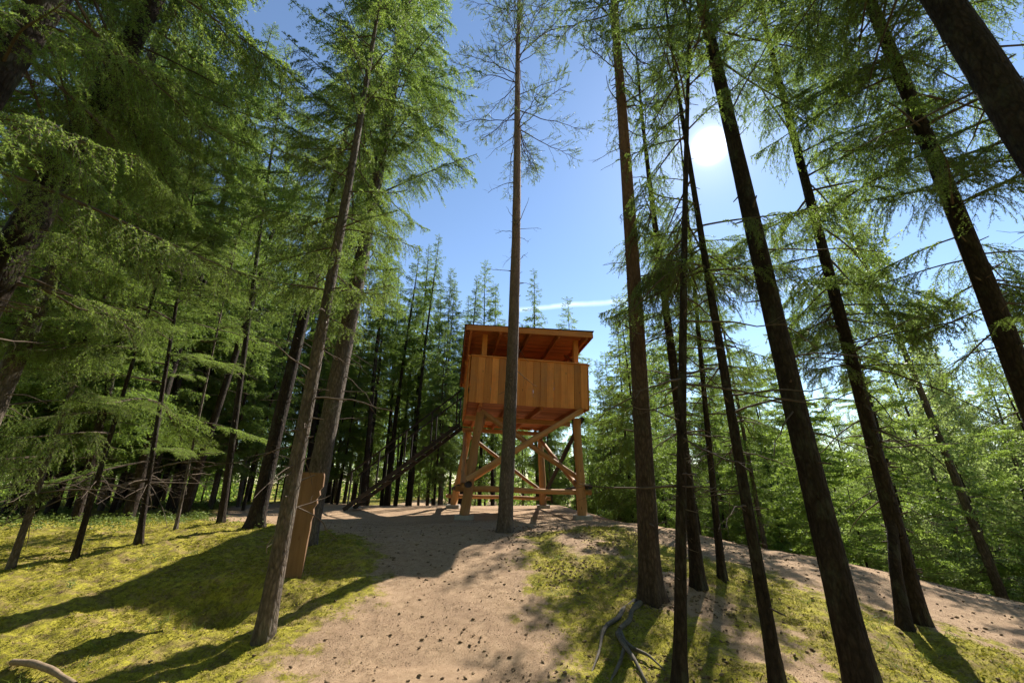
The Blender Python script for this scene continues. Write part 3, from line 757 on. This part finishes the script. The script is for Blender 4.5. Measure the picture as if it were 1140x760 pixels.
# ---------------------------------------------------------------- notched slab post
pb = ground(320, 641); pr = ray(320, 641)
pw = .42; prof = [(-.55, 0), (.5, 0), (.52, .45), (.55, .60), (.54, .70), (.60, .78), (.57, .86), (.68, .93), (.64, .99), (.74, 1.04), (.70, 1.10), (.80, 1.15), (.80, 1.29), (.77, 1.34), (-.5, 1.36), (-.53, .7)]
fx = unit(np.array([.93, .36, 0])); fyv = np.array([-fx[1], fx[0], 0]); lean = np.array([-.02, .02, 1.0])
V, G = [], []
w = Wood(); n = len(prof)
for dpt in (-.13, .13):
    for a, b in prof:
        V.append(fx*a*.36 + lean*b + fyv*dpt); G.append((b, a*.28+7, dpt+3))
V = np.array(V); ix = np.arange(2*n).reshape(2, n)
Q = np.stack([ix[0], np.roll(ix[0], -1), np.roll(ix[1], -1), ix[1]], -1)
w.add(V, [Q, ix[0][None, ::-1], ix[1][None]], np.array(G), .4)
slab = empty('timber_post', pb-[0, 0, .04], 'thick brown stained slab post with notched edge, behind the thin leaning trunk', 'wooden post')
w.build('slab', POSTW, slab)
# ---------------------------------------------------------------- roots, fallen stick
def limb(name, pts, rad, mat, parent=None, k=10, seed=0, jag=.25):
    pts = np.asarray(pts, float); L = np.concatenate([[0], np.cumsum(np.linalg.norm(np.diff(pts, axis=0), axis=1))]); n = max(8, int(L[-1]/.03)); q = np.linspace(0, L[-1], n)
    P = np.stack([np.interp(q, L, pts[:, c]) for c in range(3)], 1)
    for _ in range(4): P[1:-1] = (P[:-2]+P[2:]+2*P[1:-1])/4
    R = np.interp(q, L, rad)*(1+jag*fbm(q*6+seed, 0, 0, 3, 3)); V, Q = tubes(P[None], R[None], k)
    V = V + (R.mean()*.2*fbm(V[:, 0]*25, V[:, 1]*25, V[:, 2]*25, 2, 5))[:, None]*.5
    ix = np.arange(n*k).reshape(n, k)
    return link(name, mesh_np(name, V, [(Q, 0), (ix[0][None, ::-1], 0), (ix[-1][None], 0)], [mat], True), parent)
rt = empty('exposed_root', ground(690, 720), 'bleached grey forked root lying bare by the thick pine trunk', 'root')
R0 = np.array(rt.location)
def gp(u, v, dz=.0): return ground(u, v)+[0, 0, dz]-R0
limb('root_branch', [gp(688, 708, .02), gp(693, 722, .05), gp(706, 738, .03), gp(722, 764, .0)], [.026, .022, .016, .008], ROOTM, rt)
limb('root_branch', [gp(692, 718, .05), gp(705, 730, .05), gp(722, 734, .04), gp(740, 746, .0)], [.024, .018, .012, .006], ROOTM, rt, seed=3)
limb('root_branch', [gp(676, 698, .01), gp(671, 708, .03), gp(668, 730, .03), gp(658, 750, -.01)], [.022, .018, .013, .006], ROOTM, rt, seed=6)
limb('root_branch', [gp(690, 705, .02), gp(697, 725, .04), gp(690, 742, .02), gp(676, 764, -.01)], [.026, .02, .014, .007], ROOTM, rt, seed=8)
for k_, (a_, b_) in enumerate((((716, 668), (690, 702)), ((708, 670), (676, 698)))):
    limb('root_branch', [gp(*a_, -.02), gp((a_[0]*2+b_[0])/3-4, (a_[1]*2+b_[1])/3, .005), gp((a_[0]+b_[0]*2)/3+3, (a_[1]+b_[1]*2)/3, .008), gp(*b_, .01)], [.04, .026, .022, .022], ROOTM, rt, seed=20+k_)
sk = limb('fallen_stick', [ground(12, 742)+[0, 0, .03], ground(34, 745)+[0, 0, .045], ground(55, 753)+[0, 0, .04], ground(82, 766)+[0, 0, .02]], [.022, .026, .024, .02], STICKM)
tag(sk, 'pale barkless stick lying on the sunlit moss', 'stick')
# ---------------------------------------------------------------- trees that the photograph tells apart
def G_(u, v): return ground(u, v)
def offbase(P1, P2_):
    """base on the ground of a trunk through two points (first lower)"""
    d = (P2_-P1)/(P2_[2]-P1[2]); z = float(H(P1[0], P1[1], False)); return P1 + d*(z-P1[2])
# right side
B = G_(725, 664); hero('thick straight pine trunk with reddish bark standing above the bare grey root', B, over(B, 686, 20), 20, .165, 6.8, 1.9, 'p', PINE, PNE, name='pine_tree', cat='pine', wpx=21, seed=3, dead=26, dens=1.3, flare=.5)
B = G_(562, 592); hero('tall slim pine rising right before the cabin of the lookout tower', B, over(B, 577, 60), 21, .20, 10.2, 2.3, 'p', PINE2, PNE, name='pine_tree', cat='pine', wpx=16, seed=4, dead=34, dens=.75, bend=.05, flare=.35, cull=False, stub=12.5)
B = G_(965, 782); hero('thick dark leaning spruce trunk crossing the whole picture height just right of the sun', B, over(B, 777, 4), 17, .125, 6.6, 2.2, 'a', BARK, SPR, wpx=28, seed=5, dead=14, dens=.7)
B = G_(866, 761); hero('thin dark spruce trunk whose line runs up to the sun, between two thicker ones', B, over(B, 772, 180), 9.5, .058, 3.5, 1.3, 'a', BARK, SPR, wpx=12.5, seed=6, dead=22, dens=1.1, flare=.5)
B = G_(757, 762); hero('thin upright spruce stem standing in front of the crooked one, roots near grey root', B, over(B, 766, 190), 8.6, .048, 3.3, 1.25, 'a', BARK, SPR, wpx=12, seed=7, dead=24, dens=1.1, flare=.5)
B = G_(778, 655); hero('crooked thin spruce with a curved foot, behind the thin upright stem', B, over(B, 738, 250), 10.5, .07, 3.3, 1.6, 'a', BARK, SPR, wpx=12, seed=8, dead=22, dens=1.0, bend=.10, flare=.5)
B = G_(804, 643); hero('thinnest young spruce stem beside the bare slope behind the thin pair', B, over(B, 783, 440), 9, .045, 2.7, 1.3, 's', BARK, SPR, wpx=7, seed=9, dead=20, dens=.9, flare=.5)
B = G_(1024, 694); t3 = over(B, 896, 200)
e0 = G_(1005, 700); ax3 = (t3-B)/(t3[2]-B[2]); e1 = B + ax3*1.15
hero('double footed spruce at the edge of the bare sandy slope', B, t3, 15, .10, 2.9, 2.5, 's', BARK, SPR, wpx=16, bend=0, seed=10, dead=26, dens=1.25, flare=.35, extra=[([e0-[0, 0, .2], (e0+e1)/2+[-.02, 0, 0], e1, e1+ax3*.6], [.065, .055, .05, .02], .3)], zfull=5.5)
P1, P2_ = at_dist(1140, 440, 6.6), None; P2_ = over(P1, 965, 0); B = offbase(P1, P2_)
hero('dark leaning spruce trunk crossing the upper right, with mossy boughs behind it', B, P2_, 17, .15, 3.0, 2.9, 's', BARK, SPR, wpx=21, wat=P1, seed=11, dead=16, dens=1.05, zfull=7)
P1 = at_dist(1140, 150, 4.6); P2_ = over(P1, 1047, 0); B = offbase(P1, P2_)
hero('stout dark trunk cutting across the top right corner', B, P2_, 19, .20, 6.0, 2.6, 's', BARK, SPR, wpx=34, wat=P1, seed=12, dead=12, dens=.8)
# left side
B = G_(293, 712); hero('thin pale barked spruce leaning over its own shadow, in front of the slab post', B, over(B, 361, 330), 11.5, .095, 3.15, 1.35, 's', BARK2, YNG_LIT, wpx=17.5, seed=13, dead=16, dens=1.1, flare=.3, zfull=4.2)
B = G_(340, 602); hero('thick spruce trunk standing right behind the notched slab post', B, over(B, 430, 126), 24, .20, 3.9, 3.2, 's', BARK2, SPR, wpx=22, seed=14, dead=14, dens=1.35, flare=.3, zfull=6.5)
B = G_(284, 586); hero('dark spruce at the moss edge, left of the slab post', B, over(B, 320, 425), 18, .19, 3.8, 2.4, 's', BARK, SPR, wpx=15, seed=15, dead=14, dens=.7, zfull=7)
P1 = at_dist(43, 339, 9.0); P2_ = over(P1, 190, 0); B = offbase(P1, P2_)
hero('sunlit grey trunk of a tall spruce at the picture edge', B, P2_, 18, .17, 3.2, 2.7, 's', BARK2, YNG_LIT, wpx=16, wat=P1, seed=16, dead=20, dens=1.0, zfull=8)  # brighter needle colour stands in for sun on this crown
P1 = at_dist(16, 265, 6.2); P2_ = over(P1, 166, 0); B = offbase(P1, P2_)
hero('black shaded spruce trunk slanting up through thick foliage, with bare crossing twigs', B, P2_, 16, .155, 3.2, 2.6, 's', BARK, YNG_LIT, wpx=29, wat=P1, seed=17, dead=30, dens=.9, zfull=7.5)  # sunlit look of the boughs comes from the brighter needle colour
P1 = at_dist(0, 85, 5.0); P2_ = over(P1, 60, 0); B = offbase(P1, P2_)
hero('dark spruce trunk cutting off the top left corner', B, P2_, 16, .17, 3.6, 2.4, 's', BARK, YNG_LIT, wpx=33, wat=P1, seed=18, dead=10, dens=.8)  # crown painted brighter, as if the sun reached it
for (u, v, u2, v2, D, Ht, r, z0, Lm, sd, lf, lb) in (
    (161, 579, 184, 400, 0, 8.5, .05, 1.0, 3.0, 21, YNG_LIT, 'spruce with low bright boughs spreading over the moss, thicker of the close pair'),
    (197, 582, 214, 505, 0, 9, .03, 1.3, 2.0, 22, YNG_LIT, 'thin pale spruce stem right beside the thicker low boughed spruce'),
    (96, 580, 138, 430, 0, 8, .04, 1.2, 2.2, 23, SPR, 'leaning spruce pole in the shade with low boughs'),
    (30, 582, 70, 470, 0, 8.5, .042, 1.2, 2.3, 24, SPR, 'pale slanting spruce pole where the undergrowth meets the picture edge'),
    (248, 572, 262, 470, 0, 15, .075, 7.5, 2.0, 25, SPR, 'slim dark spruce behind the moss, left of the darker trunk')):
    B = at_dist(u, v, 12.0 if u > 170 else 9.8 if u < 130 else 10.6); B[2] = float(H(B[0], B[1], False))
    hero(lb, B, over(B, u2, v2), Ht, r, z0, Lm, 'y' if sd < 23 else 's', BARK2 if sd in (22, 24) else BARK, YNG_LIT if sd < 25 else lf, seed=sd, dead=18, dens=.85, azr=-1.1 if sd < 25 else None, bias=-1 if sd < 25 else 0)  # low boughs get brighter needles in place of sunlight
# ---------------------------------------------------------------- the wood behind: shared trunks and crowns
def bg_proto(key, Ht, r0, z0, Lm, kind, leaf, bark, lod, dens=1.0, seed=0, prof=.7, pitch=0.):
    g = np.random.default_rng(900+seed); hs = np.linspace(-.8, Ht, 14); k = g.uniform(0, 6)
    pts = np.stack([.05*np.sin(hs*.4+k)-.05*math.sin(k), .05*np.cos(hs*.3+k)-.05*math.cos(k), hs], 1)
    pl = []; h = z0
    while h < Ht-.2:
        f = (Ht-h)/(Ht-z0); h += g.uniform(.20, .36)*min(1, .45+f)/dens
        for b in range(int(g.integers(3, 6))):
            L = max(.3, Lm*min(1, (f*1.3)**prof)*g.uniform(.5, 1.1)*(1 if f < .8 else g.uniform(.4, 1)))
            pl.append((np.array([0, 0, min(h, Ht-.1)]), g.uniform(0, 2*PI), pitch+.5*(1-f)**1.5-.12+g.normal()*.1, g.normal()*.2, min(L, 3), lod))
    # snags low on the stem
    parts = []
    for i in range(22):
        hh = g.uniform(1.0, max(z0*1.1, 2)); az = g.uniform(0, 2*PI); L = g.uniform(.3, 1.0); q = np.linspace(0, 1, 4)
        p = np.stack([np.cos(az)*q*L, np.sin(az)*q*L, hh-.25*q**2*L], 1)+g.normal(size=(4, 3))*.02; p[0] = (0, 0, hh)
        parts.append(tubes(p[None], (.010*(1.1-q))[None], 3))
    cm = crown_mesh('crown', pl, leaf, kind)
    tm = trunk_mesh('trunk', pts, r0*np.maximum(1-np.clip(hs, 0, 99)/Ht, .02)**.75, bark, 9, .10, .35, seed=seed, twigs=parts)
    return tm, cm, None, Ht
PR = {
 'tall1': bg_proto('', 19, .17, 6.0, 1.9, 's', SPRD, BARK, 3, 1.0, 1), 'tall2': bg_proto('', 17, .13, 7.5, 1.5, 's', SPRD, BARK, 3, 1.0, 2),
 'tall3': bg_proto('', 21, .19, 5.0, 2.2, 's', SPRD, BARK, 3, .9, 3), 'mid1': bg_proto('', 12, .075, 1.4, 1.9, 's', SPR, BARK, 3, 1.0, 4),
 'mid2': bg_proto('', 14, .09, 1.9, 1.9, 's', SPR, BARK2, 2, .9, 5), 'mid3': bg_proto('', 17, .10, 1.6, 2.3, 's', SPR, BARK, 2, .9, 15), 'yng1': bg_proto('', 6, .06, .4, 1.6, 'y', YNG_LIT, BARK, 2, 1.1, 6),
 'yng2': bg_proto('', 8, .08, .7, 1.7, 'y', YNG_LIT, BARK, 3, 1.0, 7), 'pin1': bg_proto('', 8, .08, 1.2, 1.8, 'p', PNE, PINE, 2, 1.3, 8, pitch=.3),
 'pin2': bg_proto('', 17, .15, 8.0, 2.0, 'p', PNE, PINE, 3, 1.2, 9, pitch=.1), 'brc1': bg_proto('', 13, .09, 3.0, 1.9, 'l', LEF, BARK2, 3, .8, 10, pitch=.6),
 'bsh1': bg_proto('', 3.6, .04, .3, 1.7, 'l', LEF, BARK, 2, 1.8, 11, pitch=.6), 'air1': bg_proto('', 15, .11, 4.5, 1.6, 'a', SPR, BARK, 2, .9, 12),
}
NAMES = {'s': ('spruce_tree', 'spruce'), 'pin': ('pine_tree', 'pine'), 'brc': ('birch_tree', 'birch'), 'bsh': ('leafy_bush', 'bush')}
def place(key, x, y, label, group, sc_=1.0, lean=0.03):
    tm, cm, sm, Ht = PR[key]; nm, ct = NAMES.get(key[:3], NAMES['s'])
    t = empty(nm, (x, y, float(H(x, y, False))), label, ct, group)
    t.rotation_euler = (rng.normal()*lean, rng.normal()*lean, rng.uniform(0, 6.28)); t.scale = (sc_,)*3
    link('trunk', tm, t); link('crown', cm, t)
    return t
placed = []
def free(x, y, r):
    if all((x-a)**2+(y-b)**2 > max(r, c)**2 for a, b, c in placed): placed.append((x, y, r)); return True
    return False
def shadow_hits(x, y, Ht, z0):
    gz = float(H(x, y, False))
    for h in np.linspace(z0+.5, Ht-.8, 6):
        q = h+gz-.3; sx, sy = x-SUN[0]/SUN[2]*q, y-SUN[1]/SUN[2]*q
        if -9 < sx < 8 and 2.5 < sy < 8.5: return True
    return False
LOWB = [(-9, 10, 2), (-7.5, 10, 2), (-6, 10.5, 2), (-8, 12, 3.5), (-10, 11, 3), (-4.5, 9.5, 3)]
def blocks(x, y, Ht):
    for a, b, c in LOWB:
        t = (x-a)*.54 + (y-b)*.842
        if t > .5 and abs((x-a)*.842-(y-b)*.54) < 1.7 and c + t*.861 < Ht+float(H(x, y, False)): return True
    return False
def zone(n, ulo, uhi, dlo, dhi, keys, label, group, rad=1.0, smin=.8, smax=1.15, cullp=.9, tries=40):
    c = 0
    for _ in range(n*tries):
        if c >= n: break
        u = rng.uniform(ulo, uhi); D = math.sqrt(rng.uniform(dlo**2, dhi**2)); p = at_dist(u, 535, D); x, y = p[0], p[1]
        if -10 < x < 3.6 and y < 21: continue
        k = keys[int(rng.integers(len(keys)))]; s_ = rng.uniform(smin, smax)
        if shadow_hits(x, y, PR[k][3]*s_, 3) and rng.random() < cullp: continue
        if blocks(x, y, PR[k][3]*s_) and rng.random() < .92: continue
        if not free(x, y, rad): continue
        place(k, x, y, label, group, s_); c += 1
zone(44, -60, 300, 15, 25, ['mid3', 'mid2', 'mid1', 'tall2', 'mid3'], 'slender shade-dark spruce crowded in the wood beyond the moss', 'spruces crowded in the wood beyond the moss', 1.1)
zone(34, -80, 330, 22, 42, ['tall1', 'tall3', 'tall2', 'mid1'], 'slender shade-dark spruce crowded in the wood beyond the moss', 'spruces crowded in the wood beyond the moss', 1.2)
zone(30, 300, 520, 17, 32, ['tall1', 'tall2', 'mid1', 'tall3', 'mid2'], 'straight dark spruce in the wood behind the stairs of the tower', 'spruces in the wood behind the tower stairs', 1.0, .75, 1.05)
zone(26, 330, 560, 30, 48, ['tall1', 'tall2', 'tall3'], 'straight dark spruce in the wood behind the stairs of the tower', 'spruces in the wood behind the tower stairs', 1.2, .8, 1.1)
zone(34, 520, 720, 24, 46, ['mid1', 'tall2', 'mid2', 'mid1'], 'spruce with narrow pointed crown standing beyond the tower legs', 'pointed spruces beyond the tower legs', 1.0, .75, 1.0)
for (u, v, D, k) in ((540, 290, 27, 'mid1'), (594, 300, 30, 'tall2'), (632, 330, 31, 'mid1'), (505, 300, 24, 'mid2')):
    p = at_dist(u, v, D); z = float(H(p[0], p[1], False)); placed.append((p[0], p[1], 1))
    lb = {540: 'pointed spruce whose tip shows over the roof edge, left of the slim pine', 594: 'gaunt narrow spruce whose tip rises just right of the slim pine', 632: 'small pointed spruce tip showing over the roof by the vapour trail', 505: 'full spruce rising beside the shaded side of the roof'}[u]
    place(k, p[0], p[1], lb, None, (p[2]-z)/PR[k][3], .005)
for (u, v, D, k, lb) in ((697, 305, 26, 'brc1', 'pale fresh green birch glowing beside the thick pine, right of the roof'), (672, 390, 22, 'mid1', 'bushy spruce just right of the tower cabin')):
    p = at_dist(u, v, D); z = float(H(p[0], p[1], False)); place(k, p[0], p[1], lb, None, (p[2]-z)/PR[k][3], .01)
for (u, D, k, s_, lb) in ((770, 11.5, 'mid1', .74, 'bushy spruce right behind the pair of thin stems'), (838, 12.5, 'mid2', .66, 'bushy spruce past the crest, between the thin dark stem and the thick leaning one'), (716, 13.5, 'mid1', .7, 'spruce seen just past the thick reddish pine trunk, at the crest'), (900, 13.5, 'yng2', .95, 'bright young spruce past the bare slope, right of the thick leaning trunk')):
    p = at_dist(u, 535, D); placed.append((p[0], p[1], 1)); place(k, p[0], p[1], lb, None, s_)
zone(34, 690, 890, 14, 27, ['mid2', 'mid1', 'air1', 'yng2', 'yng1', 'mid1'], 'mid green spruce on the falling ground behind the thin stems', 'spruces behind the thin stems', 1.2, .65, .95, .5)
zone(22, 690, 900, 26, 44, ['mid2', 'mid1', 'air1', 'brc1', 'tall2'], 'mid green spruce on the falling ground behind the thin stems', 'spruces behind the thin stems', 1.5, .7, 1.0)
zone(26, 860, 1230, 12.5, 20, ['yng1', 'yng2', 'bsh1', 'pin1', 'yng1', 'bsh1', 'brc1'], 'young sunlit tree in the hollow beyond the bare slope', 'young trees in the hollow beyond the slope', 1.1, .75, 1.1, .9)
zone(30, 840, 1240, 19, 34, ['yng2', 'brc1', 'pin1', 'yng2', 'brc1'], 'young sunlit tree in the hollow beyond the bare slope', 'young trees in the hollow beyond the slope', 1.5, .7, 1.0)
zone(24, 850, 1240, 33, 50, ['mid1', 'brc1', 'yng2', 'brc1'], 'young sunlit tree in the hollow beyond the bare slope', 'young trees in the hollow beyond the slope', 1.7, .7, 1.0)
p = at_dist(1012, 634, 10.6); s_ = empty('young_spruce', (p[0], p[1], float(H(p[0], p[1], False))), 'small yellow-green sapling at the rim of the bare slope', 'sapling')
g = np.random.default_rng(77); pl = [(np.array([0, 0, h]), g.uniform(0, 6.28), .35+g.normal()*.1, 0, .28+.45*(1.5-h)/1.5, 1) for h in np.linspace(.15, 1.45, 26)]
hs = np.linspace(-.1, 1.6, 6); link('trunk', trunk_mesh('trunk', np.stack([hs*0, hs*0, hs], 1), .02*(1.05-hs/1.6), BARK, 7, .1), s_); link('crown', crown_mesh('crown', pl, YNG_LIT, 'y'), s_)
# far wood, in one mass with the added trees behind the camera
g = np.random.default_rng(5); Ts = []
for i in range(230):
    a = g.uniform(-1.25, 1.25); D = g.uniform(52, 80); x, y = D*math.sin(a), D*math.cos(a); z = float(H(x, y, False)); Ht = g.uniform(9, 14) if a < .25 else g.uniform(8, 12)
    n = 1100; h = z+.3+Ht*g.random(n)**1.2; rad = (1-(h-z)/Ht*.93)*2.2*g.uniform(.3, 1, n)**.5; th = g.uniform(0, 6.28, n)
    P = np.stack([x+np.cos(th)*rad, y+np.sin(th)*rad, h], 1); dd = unit(np.stack([np.cos(th), np.sin(th), -.4+0*th], 1)+g.normal(size=(n, 3))*.5); sd = unit(np.cross(dd, g.normal(size=(n, 3))))
    Ts.append(np.stack([P-sd*.09, P+sd*.09, P+dd*.45], 1))
for i in range(60):  # unseen trees behind the camera, added to hold back skylight
    a = PI + g.uniform(-1.5, 1.5); D = g.uniform(9, 22); x, y = D*math.sin(a), D*math.cos(a)-1; z = 0; Ht = g.uniform(14, 22)
    n = 700; h = z+1.5+(Ht-1.5)*g.random(n); rad = (1-(h-z)/Ht*.93)*3.0*g.uniform(.2, 1, n)**.5; th = g.uniform(0, 6.28, n)
    P = np.stack([x+np.cos(th)*rad, y+np.sin(th)*rad, h], 1); dd = unit(np.stack([np.cos(th), np.sin(th), -.4+0*th], 1)+g.normal(size=(n, 3))*.5); sd = unit(np.cross(dd, g.normal(size=(n, 3))))
    Ts.append(np.stack([P-sd*.12, P+sd*.12, P+dd*.6], 1))
tag(link('far_and_unseen_forest', tris_mesh('far_and_unseen_forest', np.concatenate(Ts), YNG_LIT)), kind='stuff')
print('LIB', len(LIB), 'tris', sum(len(o.data.polygons) for o in bpy.data.objects if o.type == 'MESH' and o.data.users == 1))
